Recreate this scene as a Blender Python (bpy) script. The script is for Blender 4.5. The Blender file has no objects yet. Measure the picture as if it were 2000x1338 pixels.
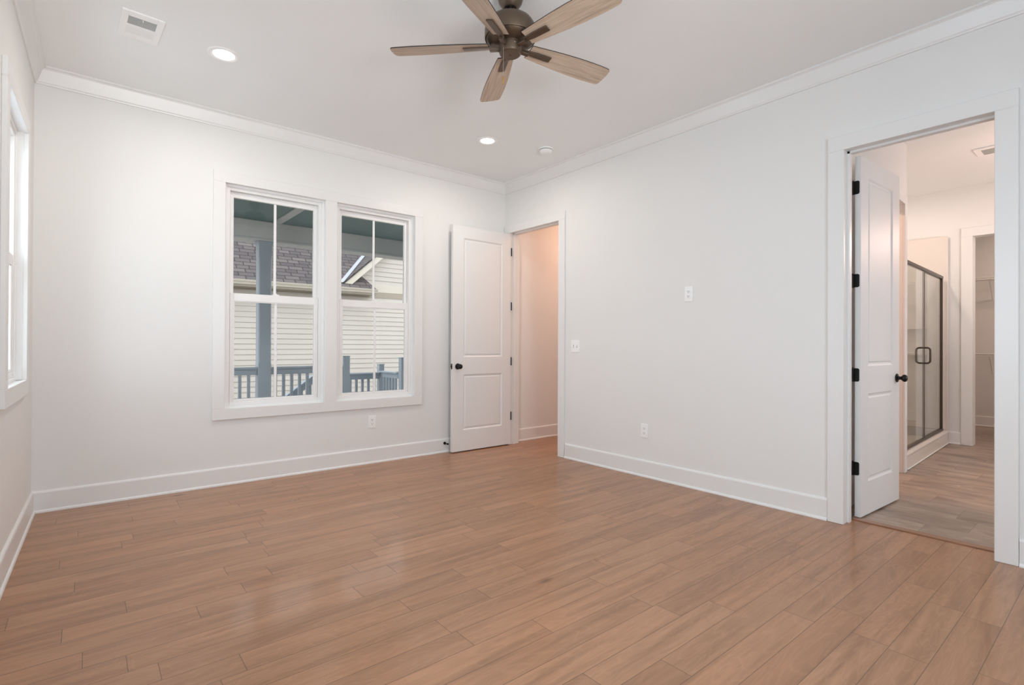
import bpy, bmesh, math, random
from mathutils import Vector, Matrix

C = bpy.context.scene.collection
PI = math.pi
rad = math.radians
S = bpy.context.scene

# ------------------------------------------------------------------ camera
cam_d = bpy.data.cameras.new('camera')
cam = bpy.data.objects.new('camera', cam_d)
C.objects.link(cam)
S.camera = cam
cam_d.sensor_fit = 'HORIZONTAL'
cam_d.sensor_width = 36.0
cam_d.lens = 1018.892 * 36.0 / 2000.0
cam_d.clip_start = 0.02
cam_d.clip_end = 200
EYE = 1.16333
YAW, PITCH, ROLL = rad(50.59170), rad(0.23771), rad(0.25385)
_F = Vector((math.cos(YAW), math.sin(YAW), 0)); _R = Vector((math.sin(YAW), -math.cos(YAW), 0)); _U = Vector((0, 0, 1))
_F2 = _F * math.cos(PITCH) + _U * math.sin(PITCH)
_U2 = _U * math.cos(PITCH) - _F * math.sin(PITCH)
_R3 = _R * math.cos(ROLL) + _U2 * math.sin(ROLL)
_U3 = _U2 * math.cos(ROLL) - _R * math.sin(ROLL)
cam.matrix_world = Matrix(((_R3.x, _U3.x, -_F2.x, 0), (_R3.y, _U3.y, -_F2.y, 0), (_R3.z, _U3.z, -_F2.z, EYE), (0, 0, 0, 1)))

# ------------------------------------------------------------------ exposure and sky
S.view_settings.view_transform = 'Standard'
S.view_settings.look = 'None'
S.view_settings.exposure = 0.0
S.view_settings.gamma = 1.0
S.view_settings.use_curve_mapping = False
S.cycles.use_denoising = True
S.cycles.max_bounces = 12
S.cycles.diffuse_bounces = 8
S.cycles.glossy_bounces = 4
S.cycles.transparent_max_bounces = 12
S.cycles.caustics_reflective = False
S.cycles.caustics_refractive = False
S.cycles.sample_clamp_indirect = 6.0

W = bpy.data.worlds.new('sky')
S.world = W
W.use_nodes = True
_bg = W.node_tree.nodes['Background']
_bg.inputs['Color'].default_value = (0.93, 0.965, 1.0, 1)
_bg.inputs['Strength'].default_value = 2.4


def area(name, loc, rot, sx, sy, power, col, parent=None, shape='RECTANGLE', spread=180):
    d = bpy.data.lights.new(name, 'AREA')
    d.shape = shape
    d.size = sx
    if shape in ('RECTANGLE', 'ELLIPSE'):
        d.size_y = sy
    d.energy = power
    d.color = col
    d.spread = rad(spread)
    o = bpy.data.objects.new(name, d)
    C.objects.link(o)
    o.location = loc
    o.rotation_euler = rot
    if parent:
        o.parent = parent
    return o


DAY = (0.70, 0.86, 1.0)
WARM = (1.0, 0.91, 0.82)
HALL = (1.0, 0.58, 0.40)
# daylight at the left wall window; near and rear fills at added unseen openings
area('daylight_side_window', (-0.70, 3.88, 1.75), (0, rad(-90), 0), 1.7, 1.0, 29, DAY)
area('near_side_fill', (-0.80, 1.02, 1.70), (0, rad(-90), 0), 1.7, 1.2, 38, DAY)  # unseen fill lamp, added to light the right wall
area('rear_fill', (0.95, -2.05, 1.60), (rad(90), 0, 0), 1.7, 1.8, 60, DAY)  # unseen fill lamp, added to brighten the room from behind
# added unseen panel, tilted up through the rear opening to brighten the ceiling
area('ceiling_fill', (0.95, -6.0, 0.0), (rad(100), 0, 0), 5.0, 1.6, 540, (1.0, 0.97, 0.92))

# ------------------------------------------------------------------ helpers
def tag(o, label=None, cat=None, group=None, kind=None):
    if label: o['label'] = label
    if cat: o['category'] = cat
    if group: o['group'] = group
    if kind: o['kind'] = kind
    return o


def empty(name, loc=(0, 0, 0), rz=0.0, **k):
    o = bpy.data.objects.new(name, None)
    o.empty_display_size = 0.05
    C.objects.link(o)
    o.location = loc
    o.rotation_euler = (0, 0, rz)
    return tag(o, **k)


class MB:
    """collects shapes, then links them as one mesh object"""
    def __init__(s):
        s.bm = bmesh.new()

    def _new(s, fn, mi=0, bevel=0.0, seg=1, M=None):
        b = bmesh.new()
        fn(b)
        bmesh.ops.recalc_face_normals(b, faces=b.faces[:])
        if bevel > 0:
            bmesh.ops.bevel(b, geom=b.edges[:], offset=bevel, segments=seg, affect='EDGES', profile=0.6)
        if M is not None:
            b.transform(M)
        for f in b.faces:
            f.material_index = mi
        me = bpy.data.meshes.new('tmp')
        b.to_mesh(me)
        b.free()
        s.bm.from_mesh(me)
        bpy.data.meshes.remove(me)
        return s

    def box(s, x0, x1, y0, y1, z0, z1, bevel=0.0, mi=0, seg=1, M=None):
        def fn(b):
            bmesh.ops.create_cube(b, size=1.0)
            for v in b.verts:
                v.co = Vector(((x0 + x1) / 2 + v.co.x * (x1 - x0), (y0 + y1) / 2 + v.co.y * (y1 - y0), (z0 + z1) / 2 + v.co.z * (z1 - z0)))
        return s._new(fn, mi, bevel, seg, M)

    def cyl(s, p, q, r, r2=None, n=20, mi=0):
        p, q = Vector(p), Vector(q)
        d = q - p
        M = Matrix.Translation((p + q) / 2) @ d.to_track_quat('Z', 'Y').to_matrix().to_4x4()
        def fn(b):
            bmesh.ops.create_cone(b, cap_ends=True, segments=n, radius1=r, radius2=r if r2 is None else r2, depth=d.length)
        return s._new(fn, mi, 0, 1, M)

    def lathe(s, prof, n=40, M=None, mi=0):
        """prof: list of (r, z) from one end to the other"""
        def fn(b):
            rings = []
            for r, z in prof:
                if r < 1e-6:
                    rings.append([b.verts.new((0, 0, z))])
                else:
                    rings.append([b.verts.new((r * math.cos(2 * PI * i / n), r * math.sin(2 * PI * i / n), z)) for i in range(n)])
            for a, c in zip(rings[:-1], rings[1:]):
                for i in range(n):
                    j = (i + 1) % n
                    if len(a) == 1 and len(c) == 1: continue
                    if len(a) == 1: b.faces.new((a[0], c[i], c[j]))
                    elif len(c) == 1: b.faces.new((a[i], a[j], c[0]))
                    else: b.faces.new((a[i], a[j], c[j], c[i]))
            for e in (rings[0], rings[-1]):
                if len(e) > 1: b.faces.new(e)
        return s._new(fn, mi, 0, 1, M)

    def prism(s, pts, z0, z1, bevel=0.0, mi=0, M=None, seg=1):
        """outline pts (x, y) extruded from z0 to z1"""
        def fn(b):
            lo = [b.verts.new((x, y, z0)) for x, y in pts]
            hi = [b.verts.new((x, y, z1)) for x, y in pts]
            b.faces.new(lo); b.faces.new(hi)
            n = len(pts)
            for i in range(n):
                b.faces.new((lo[i], lo[(i + 1) % n], hi[(i + 1) % n], hi[i]))
        return s._new(fn, mi, bevel, seg, M)

    def tube(s, pts, r, n=10, mi=0, closed=False):
        pts = [Vector(p) for p in pts]
        def fn(b):
            m = len(pts)
            rings = []
            ref = None
            for i, p in enumerate(pts):
                if closed: t = pts[(i + 1) % m] - pts[i - 1]
                else: t = pts[min(i + 1, m - 1)] - pts[max(i - 1, 0)]
                t.normalize()
                if ref is None:
                    ref = t.orthogonal().normalized()
                ref = (ref - t * ref.dot(t)).normalized()
                o = t.cross(ref)
                rings.append([b.verts.new(p + (ref * math.cos(2 * PI * k / n) + o * math.sin(2 * PI * k / n)) * r) for k in range(n)])
            for i in range(m if closed else m - 1):
                a, c = rings[i], rings[(i + 1) % m]
                for k in range(n):
                    b.faces.new((a[k], a[(k + 1) % n], c[(k + 1) % n], c[k]))
            if not closed:
                b.faces.new(rings[0]); b.faces.new(rings[-1])
        return s._new(fn, mi)

    def poly(s, faces, mi=0, recalc=False):
        def fn(b):
            for f in faces:
                b.faces.new([b.verts.new(p) for p in f])
            if recalc:
                bmesh.ops.remove_doubles(b, verts=b.verts[:], dist=1e-5)
        return s._new(fn, mi)

    def build(s, name, mats, parent=None, loc=None, rz=None, smooth=False, **k):
        me = bpy.data.meshes.new(name)
        bmesh.ops.recalc_face_normals(s.bm, faces=s.bm.faces[:])
        s.bm.to_mesh(me)
        s.bm.free()
        for m in (mats if isinstance(mats, (list, tuple)) else [mats]):
            me.materials.append(m)
        o = bpy.data.objects.new(name, me)
        C.objects.link(o)
        if parent: o.parent = parent
        if loc is not None: o.location = loc
        if rz is not None: o.rotation_euler = (0, 0, rz)
        if smooth:
            for p in me.polygons: p.use_smooth = True
            md = o.modifiers.new('edge_split', 'EDGE_SPLIT')
            md.split_angle = rad(35)
        return tag(o, **k)


def copy_tree(o, parent=None):
    c = o.copy()
    C.objects.link(c)
    if parent: c.parent = parent
    for ch in list(o.children):
        copy_tree(ch, c)
    return c


def wall_mb(mb, x0, x1, z0, z1, th, holes):
    """a wall slab in its own frame: x along, y outward, z up; holes (xa, xb, za, zb)"""
    xs = sorted({x0, x1} | {min(max(v, x0), x1) for h in holes for v in h[:2]})
    zs = sorted({z0, z1} | {min(max(v, z0), z1) for h in holes for v in h[2:]})
    def solid(i, j):
        if i < 0 or j < 0 or i >= len(xs) - 1 or j >= len(zs) - 1: return False
        cx, cz = (xs[i] + xs[i + 1]) / 2, (zs[j] + zs[j + 1]) / 2
        return not any(h[0] < cx < h[1] and h[2] < cz < h[3] for h in holes)
    F = []
    for i in range(len(xs) - 1):
        for j in range(len(zs) - 1):
            if not solid(i, j): continue
            a, b, c, d = xs[i], xs[i + 1], zs[j], zs[j + 1]
            F.append([(a, 0, c), (b, 0, c), (b, 0, d), (a, 0, d)])
            F.append([(a, th, c), (a, th, d), (b, th, d), (b, th, c)])
            if not solid(i - 1, j): F.append([(a, 0, c), (a, 0, d), (a, th, d), (a, th, c)])
            if not solid(i + 1, j): F.append([(b, 0, c), (b, th, c), (b, th, d), (b, 0, d)])
            if not solid(i, j - 1): F.append([(a, 0, c), (a, th, c), (b, th, c), (b, 0, c)])
            if not solid(i, j + 1): F.append([(a, 0, d), (b, 0, d), (b, th, d), (a, th, d)])
    mb.poly(F, recalc=True)
    return mb


# ------------------------------------------------------------------ materials
class NT:
    def __init__(s, name):
        s.m = bpy.data.materials.new(name)
        s.m.use_nodes = True
        s.t = s.m.node_tree
        s.p = s.t.nodes['Principled BSDF']
        s.out = s.t.nodes['Material Output']
    def n(s, typ, **k):
        o = s.t.nodes.new(typ)
        for a, v in k.items(): setattr(o, a, v)
        return o
    def l(s, a, b): s.t.links.new(a, b)
    def set(s, sock, v):
        if hasattr(v, 'is_linked') or isinstance(v, bpy.types.NodeSocket): s.l(v, sock)
        else: sock.default_value = v
    def math(s, op, a, b=None, c=None, clamp=False):
        o = s.n('ShaderNodeMath', operation=op); o.use_clamp = clamp
        s.set(o.inputs[0], a)
        if b is not None: s.set(o.inputs[1], b)
        if c is not None: s.set(o.inputs[2], c)
        return o.outputs[0]
    def mix(s, f, a, b, blend='MIX'):
        o = s.n('ShaderNodeMix', data_type='RGBA', blend_type=blend)
        s.set(o.inputs['Factor'], f)
        s.set(o.inputs[6], a); s.set(o.inputs[7], b)
        return o.outputs[2]
    def vec(s, x, y, z=0.0):
        o = s.n('ShaderNodeCombineXYZ')
        s.set(o.inputs[0], x); s.set(o.inputs[1], y); s.set(o.inputs[2], z)
        return o.outputs[0]
    def obj(s):
        return s.n('ShaderNodeTexCoord').outputs['Object']
    def xyz(s, v):
        o = s.n('ShaderNodeSeparateXYZ'); s.l(v, o.inputs[0]); return o.outputs
    def noise(s, v, scale, detail=3, rough=0.5, dist=0.0):
        o = s.n('ShaderNodeTexNoise')
        s.l(v, o.inputs['Vector'])
        o.inputs['Scale'].default_value = scale; o.inputs['Detail'].default_value = detail
        o.inputs['Roughness'].default_value = rough; o.inputs['Distortion'].default_value = dist
        return o.outputs['Fac']
    def ramp(s, f, stops):
        o = s.n('ShaderNodeValToRGB'); s.l(f, o.inputs[0])
        e = o.color_ramp.elements
        while len(e) < len(stops): e.new(0.5)
        for el, (p, c) in zip(e, stops):
            el.position = p; el.color = c if len(c) == 4 else (*c, 1)
        return o.outputs['Color']
    def bump(s, h, strength, dist=0.01):
        o = s.n('ShaderNodeBump'); s.l(h, o.inputs['Height'])
        o.inputs['Strength'].default_value = strength; o.inputs['Distance'].default_value = dist
        s.l(o.outputs[0], s.p.inputs['Normal'])


def paint(name, col, rough=0.5, var=0.02, bump=0.04, scale=60, metal=0.0, spec=0.5, coat=0.0):
    t = NT(name)
    co = t.obj()
    f = t.noise(co, 3.0, 3)
    c2 = tuple(max(0, c * (1 - 2 * var)) for c in col)
    t.l(t.ramp(f, [(0.3, c2), (0.7, col)]), t.p.inputs['Base Color'])
    t.p.inputs['Roughness'].default_value = rough
    t.p.inputs['Metallic'].default_value = metal
    t.p.inputs['Specular IOR Level'].default_value = spec
    t.p.inputs['Coat Weight'].default_value = coat
    t.p.inputs['Coat Roughness'].default_value = 0.15
    if bump: t.bump(t.noise(co, scale, 2), bump, 0.003)
    return t.m


def wood_floor(name, along, w, L0, L1, light, dark, red, rough, gap_col, grain=1.0, coat=0.3, knots=True, vein=False):
    t = NT(name)
    o = t.xyz(t.obj())
    a, b = (o[0], o[1]) if along == 'x' else (o[1], o[0])
    bw = t.math('DIVIDE', b, w)
    row = t.math('FLOOR', bw); fr = t.math('FRACT', bw)
    def white(v, seed):
        q = t.n('ShaderNodeTexWhiteNoise', noise_dimensions='1D'); t.l(t.math('ADD', v, seed), q.inputs['W']); return q.outputs['Value']
    ln = t.math('MULTIPLY_ADD', white(row, 3.7), L1, L0)
    off = t.math('MULTIPLY', white(row, 91.3), 7.0)
    tt = t.math('ADD', t.math('DIVIDE', a, ln), off)
    col = t.math('FLOOR', tt); ft = t.math('FRACT', tt)
    wn = t.n('ShaderNodeTexWhiteNoise', noise_dimensions='2D'); t.l(t.vec(row, col), wn.inputs['Vector'])
    rid = wn.outputs['Value']
    c3 = t.xyz(wn.outputs['Color'])
    edge1 = t.math('MULTIPLY', t.math('MINIMUM', fr, t.math('SUBTRACT', 1.0, fr)), w)
    edge2 = t.math('MULTIPLY', t.math('MINIMUM', ft, t.math('SUBTRACT', 1.0, ft)), ln)
    edge = t.math('MINIMUM', edge1, edge2)
    gap = t.math('SUBTRACT', 1.0, t.math('DIVIDE', edge, 0.0021, clamp=True), clamp=True)
    soft = t.math('DIVIDE', edge, 0.006, clamp=True)
    # grain
    sx = t.math('MULTIPLY_ADD', rid, 37.0, a); sy = t.math('MULTIPLY_ADD', c3[1], 23.0, b)
    gv = t.vec(t.math('MULTIPLY', sx, 2.2), t.math('MULTIPLY', sy, 26.0), t.math('MULTIPLY', rid, 9.0))
    fine = t.noise(gv, 2.4, 6, 0.62, 0.6)
    cv = t.vec(t.math('MULTIPLY', sx, 1.5), t.math('MULTIPLY', sy, 7.0), t.math('MULTIPLY', rid, 5.0))
    big = t.noise(cv, 1.3, 2, 0.5, 1.0)
    rings = t.math('SINE', t.math('MULTIPLY', big, 60.0))
    rings = t.math('MULTIPLY_ADD', rings, 0.5, 0.5)
    streak = t.noise(t.vec(t.math('MULTIPLY', sx, 0.9), t.math('MULTIPLY', sy, 11.0), rid), 1.6, 3, 0.5, 0.3)
    base = t.mix(t.math('MULTIPLY', rid, 0.65), light, dark)
    base = t.mix(t.math('MULTIPLY', c3[2], 0.35), base, red)
    base = t.mix(t.math('MULTIPLY', t.math('SUBTRACT', fine, 0.42, clamp=True), 1.1 * grain), base, dark)
    base = t.mix(t.math('MULTIPLY', t.math('SUBTRACT', streak, 0.45, clamp=True), 1.6 * grain), base, tuple(c * 0.72 for c in dark[:3]) + (1,))
    line = t.math('POWER', rings, 5.0)
    base = t.mix(t.math('MULTIPLY', line, 0.10 * grain), base, tuple(min(1, c * 1.35) for c in light[:3]) + (1,))
    if knots:
        vo = t.n('ShaderNodeTexVoronoi', feature='F1')
        t.l(t.vec(t.math('MULTIPLY', a, 1.0), t.math('MULTIPLY', b, 2.2), 0.0), vo.inputs['Vector'])
        vo.inputs['Scale'].default_value = 1.5
        k = t.math('SUBTRACT', 1.0, t.math('DIVIDE', vo.outputs['Distance'], 0.09, clamp=True), clamp=True)
        kc = t.xyz(vo.outputs['Color'])
        k = t.math('MULTIPLY', k, t.math('GREATER_THAN', kc[0], 0.55))
        base = t.mix(t.math('MULTIPLY', k, 0.75), base, (0.05, 0.03, 0.022, 1))
    if vein:
        vn = t.noise(t.vec(t.math('MULTIPLY', sx, 1.0), t.math('MULTIPLY', sy, 4.0), rid), 1.1, 4, 0.55, 1.2)
        vl = t.math('SUBTRACT', 1.0, t.math('DIVIDE', t.math('ABSOLUTE', t.math('SUBTRACT', vn, 0.5)), 0.012, clamp=True), clamp=True)
        vm = t.noise(t.vec(sx, sy, 4.0), 2.2, 2)
        base = t.mix(t.math('MULTIPLY', vl, t.math('MULTIPLY', t.math('GREATER_THAN', vm, 0.56), 0.55)), base, (0.55, 0.45, 0.38, 1))
        cl = t.noise(t.vec(t.math('MULTIPLY', sx, 1.0), t.math('MULTIPLY', sy, 2.6), rid), 2.0, 5, 0.6, 0.8)
        base = t.mix(t.math('MULTIPLY', t.math('SUBTRACT', cl, 0.45, clamp=True), 3.0, clamp=True), base, (0.14, 0.11, 0.09, 1))
    base = t.mix(t.math('MULTIPLY', gap, 0.78), base, gap_col)
    t.l(base, t.p.inputs['Base Color'])
    t.l(t.math('MULTIPLY_ADD', fine, 0.12, rough - 0.06), t.p.inputs['Roughness'])
    t.p.inputs['Coat Weight'].default_value = coat
    t.p.inputs['Coat Roughness'].default_value = 0.13
    t.p.inputs['Specular IOR Level'].default_value = 0.3
    t.p.inputs['Coat IOR'].default_value = 1.5
    und = t.noise(t.vec(t.math('MULTIPLY', sx, 1.2), t.math('MULTIPLY', sy, 9.0), rid), 1.0, 2)
    h = t.math('ADD', t.math('MULTIPLY', soft, 0.6), t.math('ADD', t.math('MULTIPLY', und, 0.5), t.math('MULTIPLY', fine, 0.06)))
    t.bump(h, 0.25, 0.0035)
    return t.m


def slim_glass(name, tint, refl=1.0, rough=0.0):
    t = NT(name)
    tr = t.n('ShaderNodeBsdfTransparent'); tr.inputs['Color'].default_value = (*tint, 1)
    gl = t.n('ShaderNodeBsdfGlossy'); gl.inputs['Roughness'].default_value = rough
    fr = t.n('ShaderNodeFresnel'); fr.inputs['IOR'].default_value = 1.45
    mx = t.n('ShaderNodeMixShader')
    ge = t.n('ShaderNodeNewGeometry')
    t.l(t.math('MULTIPLY_ADD', ge.outputs['Backfacing'], 1 / 1.45 - 1.45, 1.45), fr.inputs['IOR'])
    t.l(t.math('MULTIPLY', fr.outputs[0], refl), mx.inputs[0])
    t.l(tr.outputs[0], mx.inputs[1]); t.l(gl.outputs[0], mx.inputs[2])
    t.l(mx.outputs[0], t.out.inputs['Surface'])
    return t.m


def shingles():
    t = NT('asphalt_shingles')
    br = t.n('ShaderNodeTexBrick')
    br.offset = 0.5; br.offset_frequency = 2; br.squash = 0.8; br.squash_frequency = 3
    t.l(t.obj(), br.inputs['Vector'])
    for k, v in (('Scale', 1.0), ('Mortar Size', 0.012), ('Mortar Smooth', 0.2), ('Bias', 0.0), ('Brick Width', 0.34), ('Row Height', 0.14)):
        br.inputs[k].default_value = v
    br.inputs['Color1'].default_value = (0.16, 0.14, 0.138, 1)
    br.inputs['Color2'].default_value = (0.08, 0.072, 0.08, 1)
    br.inputs['Mortar'].default_value = (0.012, 0.011, 0.011, 1)
    n = t.noise(t.obj(), 60, 3)
    t.l(t.mix(0.2, br.outputs['Color'], t.ramp(n, [(0.3, (0.05, 0.045, 0.048)), (0.75, (0.17, 0.145, 0.14))])), t.p.inputs['Base Color'])
    t.p.inputs['Roughness'].default_value = 0.9
    t.bump(br.outputs['Fac'], -0.5, 0.006)
    return t.m


def blade_wood():
    t = NT('washed_oak_blade')
    o = t.xyz(t.obj())
    v = t.vec(t.math('MULTIPLY', o[0], 3.0), t.math('MULTIPLY', o[1], 45.0), 0.0)
    f = t.noise(v, 1.6, 5, 0.6, 0.5)
    t.l(t.ramp(f, [(0.3, (0.36, 0.27, 0.20)), (0.5, (0.50, 0.39, 0.30)), (0.75, (0.60, 0.48, 0.38))]), t.p.inputs['Base Color'])
    t.p.inputs['Roughness'].default_value = 0.5
    return t.m


def siding_mat():
    t = NT('cream_lap_siding')
    o = t.obj()
    f = t.noise(o, 1.2, 3)
    t.l(t.ramp(f, [(0.3, (0.57, 0.535, 0.485)), (0.7, (0.61, 0.575, 0.525))]), t.p.inputs['Base Color'])
    t.p.inputs['Roughness'].default_value = 0.6
    return t.m


def emit(name, col, strength):
    t = NT(name)
    t.p.inputs['Base Color'].default_value = (*col, 1)
    t.p.inputs['Emission Color'].default_value = (*col, 1)
    t.p.inputs['Emission Strength'].default_value = strength
    return t.m


M = dict(
    wall=paint('wall_paint', (0.790, 0.787, 0.775), 0.6, 0.005, 0.05, 90),
    ceil=paint('ceiling_paint', (0.865, 0.885, 0.89), 0.8, 0.005, 0.04, 70, spec=0.3),
    trim=paint('trim_enamel', (0.795, 0.793, 0.785), 0.32, 0.004, 0.0),
    door=paint('door_enamel', (0.785, 0.785, 0.78), 0.42, 0.004, 0.015, 120),
    vinyl=paint('window_vinyl', (0.85, 0.85, 0.845), 0.35, 0.003, 0.0),
    floor=wood_floor('hardwood_planks', 'x', 0.127, 0.55, 0.75, (0.425, 0.230, 0.130, 1), (0.290, 0.150, 0.083, 1), (0.455, 0.212, 0.106, 1), 0.42, (0.05, 0.03, 0.02, 1), 1.5),
    vinylfloor=wood_floor('slate_look_vinyl', 'y', 0.305, 0.61, 0.001, (0.42, 0.335, 0.27, 1), (0.26, 0.20, 0.16, 1), (0.46, 0.32, 0.235, 1), 0.42, (0.12, 0.095, 0.075, 1), 1.1, 0.1, False, True),
    black=paint('black_metal', (0.018, 0.017, 0.016), 0.35, 0.05, 0.0, metal=0.6),
    bronze=paint('oil_rubbed_bronze', (0.135, 0.098, 0.07), 0.38, 0.04, 0.0, metal=0.7),
    showerbronze=paint('shower_bronze', (0.10, 0.078, 0.062), 0.35, 0.04, 0.0, metal=0.7),
    bladewood=blade_wood(),
    bladeedge=paint('blade_dark_edge', (0.03, 0.024, 0.02), 0.5, 0.05, 0.0),
    steel=paint('steel', (0.55, 0.53, 0.50), 0.3, 0.03, 0.0, metal=1.0),
    fob=paint('brass_and_wood_fob', (0.42, 0.24, 0.09), 0.35, 0.1, 0.0, metal=0.3),
    plastic=paint('white_plastic', (0.89, 0.895, 0.895), 0.3, 0.004, 0.0),
    darkslot=paint('dark_slot', (0.03, 0.03, 0.03), 0.7, 0.0, 0.0),
    duct=paint('grey_duct', (0.30, 0.31, 0.30), 0.7, 0.05, 0.0),
    lens=emit('lamp_lens', (1.0, 0.93, 0.85), 9.0),
    glass=slim_glass('window_glass', (0.98, 0.98, 0.975), 0.7),
    showerglass=slim_glass('shower_glass', (0.95, 0.975, 0.965), 1.0),
    acrylic=paint('shower_acrylic', (0.74, 0.69, 0.64), 0.25, 0.004, 0.0),
    wire=paint('white_coated_wire', (0.88, 0.88, 0.87), 0.35, 0.0, 0.0),
    siding=siding_mat(),
    exttrim=paint('cream_exterior_trim', (0.66, 0.62, 0.53), 0.55, 0.02, 0.0),
    gutter=paint('beige_gutter', (0.56, 0.52, 0.44), 0.4, 0.02, 0.0),
    soffit=paint('tan_soffit', (0.40, 0.35, 0.28), 0.6, 0.02, 0.0),
    shingle=shingles(),
    flashing=paint('galvanised_flashing', (0.44, 0.47, 0.52), 0.5, 0.03, 0.0, metal=0.2),
    porch=paint('blue_grey_porch_paint', (0.41, 0.47, 0.53), 0.5, 0.02, 0.0),
    porchbeam=paint('grey_beam_paint', (0.60, 0.61, 0.60), 0.55, 0.02, 0.0),
    porchceil=paint('haint_teal_paint', (0.17, 0.265, 0.255), 0.6, 0.03, 0.0),
    deck=paint('grey_deck', (0.30, 0.31, 0.32), 0.7, 0.06, 0.02, 20),
    ground=paint('bare_ground', (0.33, 0.31, 0.28), 0.9, 0.15, 0.2, 8),
    thresh=wood_floor('threshold_wood', 'y', 0.3, 2.0, 0.5, (0.36, 0.18, 0.10, 1), (0.25, 0.12, 0.07, 1), (0.40, 0.19, 0.11, 1), 0.34, (0.2, 0.1, 0.06, 1)),
)

# ------------------------------------------------------------------ dimensions
YB = 4.815          # back wall, room face
XR = 3.848          # right wall, room face
H = 3.05
XL, LTILT = -0.269, rad(1.4)      # left wall: foot of the back-left corner, and its small lean from square
YS = -1.75
TH = 0.14
def left_x(y): return XL - (YB - y) * math.tan(LTILT)

# ------------------------------------------------------------------ floors and ceilings
MB().poly([[(left_x(-1.9) - 0.3, -1.95, 0), (4.015, -1.95, 0), (4.015, 3.1, 0), (5.8, 3.1, 0), (5.8, 5.0, 0), (-0.5, 5.0, 0)]]).build('floor', M['floor'], kind='structure', label='glossy brown hardwood plank floor of the empty bedroom', cat='floor')
MB().box(4.02, 10.4, -1.4, 3.0, -0.05, -0.002).build('floor_bathroom', M['vinylfloor'], kind='structure', label='grey brown slate-look vinyl floor beyond the bathroom doorway', cat='floor')
MB().box(left_x(-1.9) - 0.3, 3.93, -1.95, 5.0, H, H + 0.12).build('ceiling', M['ceil'], kind='structure', label='smooth off-white bedroom ceiling with a fan and recessed lights', cat='ceiling')
MB().box(3.932, 10.4, -1.4, 3.04, H, H + 0.12).build('ceiling_bathroom', M['ceil'], kind='structure', label='warm lit bathroom ceiling above the shower doorway', cat='ceiling')
MB().box(3.932, 5.8, 3.042, 5.0, H, H + 0.12).build('ceiling_hall', M['ceil'], kind='structure', label='hall ceiling beyond the corner doorway', cat='ceiling')

# ------------------------------------------------------------------ bedroom walls
W1 = (0.896, 1.716, 0.627, 2.486)
W2 = (1.825, 2.642, 0.627, 2.486)
def grow(h, d): return (h[0] - d, h[1] + d, h[2] - d, h[3] + d)
wall_mb(MB(), -0.50, 5.8, 0, H, 0.16, [grow(W1, 0.014), grow(W2, 0.014)]).build('wall_back', M['wall'], loc=(0, YB, 0), kind='structure', label='white painted back wall with the pair of porch windows', cat='wall')
# right wall frame: local x runs towards the camera (-Y), y outward (+X)
D1 = (3.905, 4.720, 2.463)     # clear opening y0, y1, head
D2 = (0.527, 1.255, 2.447)
def ry(y): return YB - y
wall_mb(MB(), 0.0, YB - YS + 0.14, 0, H, TH, [(ry(D1[1]) - 0.018, ry(D1[0]) + 0.018, -1, D1[2] + 0.018), (ry(D2[1]) - 0.018, ry(D2[0]) + 0.018, -1, D2[2] + 0.018)]).build(
    'wall_right', M['wall'], loc=(XR, YB, 0), rz=rad(-90), kind='structure', label='white painted right wall with two doorways', cat='wall')
# left wall frame: local x runs away from the camera (+Y, ending at the corner), y outward (-X)
LW = (-1.325, -0.545, 0.94, 2.42)   # window opening measured from the corner along the wall
LROT = rad(90) - LTILT
LFILL = (-4.3, -3.3, 0.94, 2.42)  # second opening, unseen, added to admit the near side fill
wall_mb(MB(), -7.0, 0.0, 0, H, TH, [grow(LW, 0.014), grow(LFILL, 0.0)]).build('wall_left', M['wall'], loc=(XL, YB, 0), rz=LROT, kind='structure', label='white painted left wall with a single double-hung window', cat='wall')
wall_mb(MB(), -4.2, 0.75, 0, H, TH, [(-1.75, -0.15, 0.75, 2.40)]).build('wall_front', M['wall'], loc=(0, YS, 0), rz=PI, kind='structure', label='white painted bedroom wall behind the viewer', cat='wall')  # its opening is invented, to let the rear fill lamps in

# ------------------------------------------------------------------ crown moulding, baseboards
CROWN = [(0.0, -0.116), (0.009, -0.116), (0.011, -0.108), (0.016, -0.100), (0.030, -0.062), (0.044, -0.024), (0.051, -0.016), (0.060, -0.012), (0.060, 0.0), (0.0, 0.0)]
BASE = [(0.0, 0.0), (0.024, 0.0), (0.024, 0.007), (0.021, 0.014), (0.014, 0.019), (0.014, 0.134), (0.011, 0.143), (0.005, 0.148), (0.0, 0.148)]

def run(name, prof, p, q, mp, mq, z, mat, **k):
    """sweep a profile (off wall, up) from p to q; the room lies to the left of p->q; mp, mq = slant of each end per unit off the wall"""
    p, q = Vector((*p, 0)), Vector((*q, 0))
    d = (q - p).normalized()
    nrm = Vector((-d.y, d.x, 0))
    A = [p + nrm * o + d * (o * mp) + Vector((0, 0, z + u)) for o, u in prof]
    B = [q + nrm * o - d * (o * mq) + Vector((0, 0, z + u)) for o, u in prof]
    n = len(prof)
    F = [[A[i], A[(i + 1) % n], B[(i + 1) % n], B[i]] for i in range(n)] + [A, B]
    return MB().poly(F, recalc=True).build(name, mat, kind='structure', **k)

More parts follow.
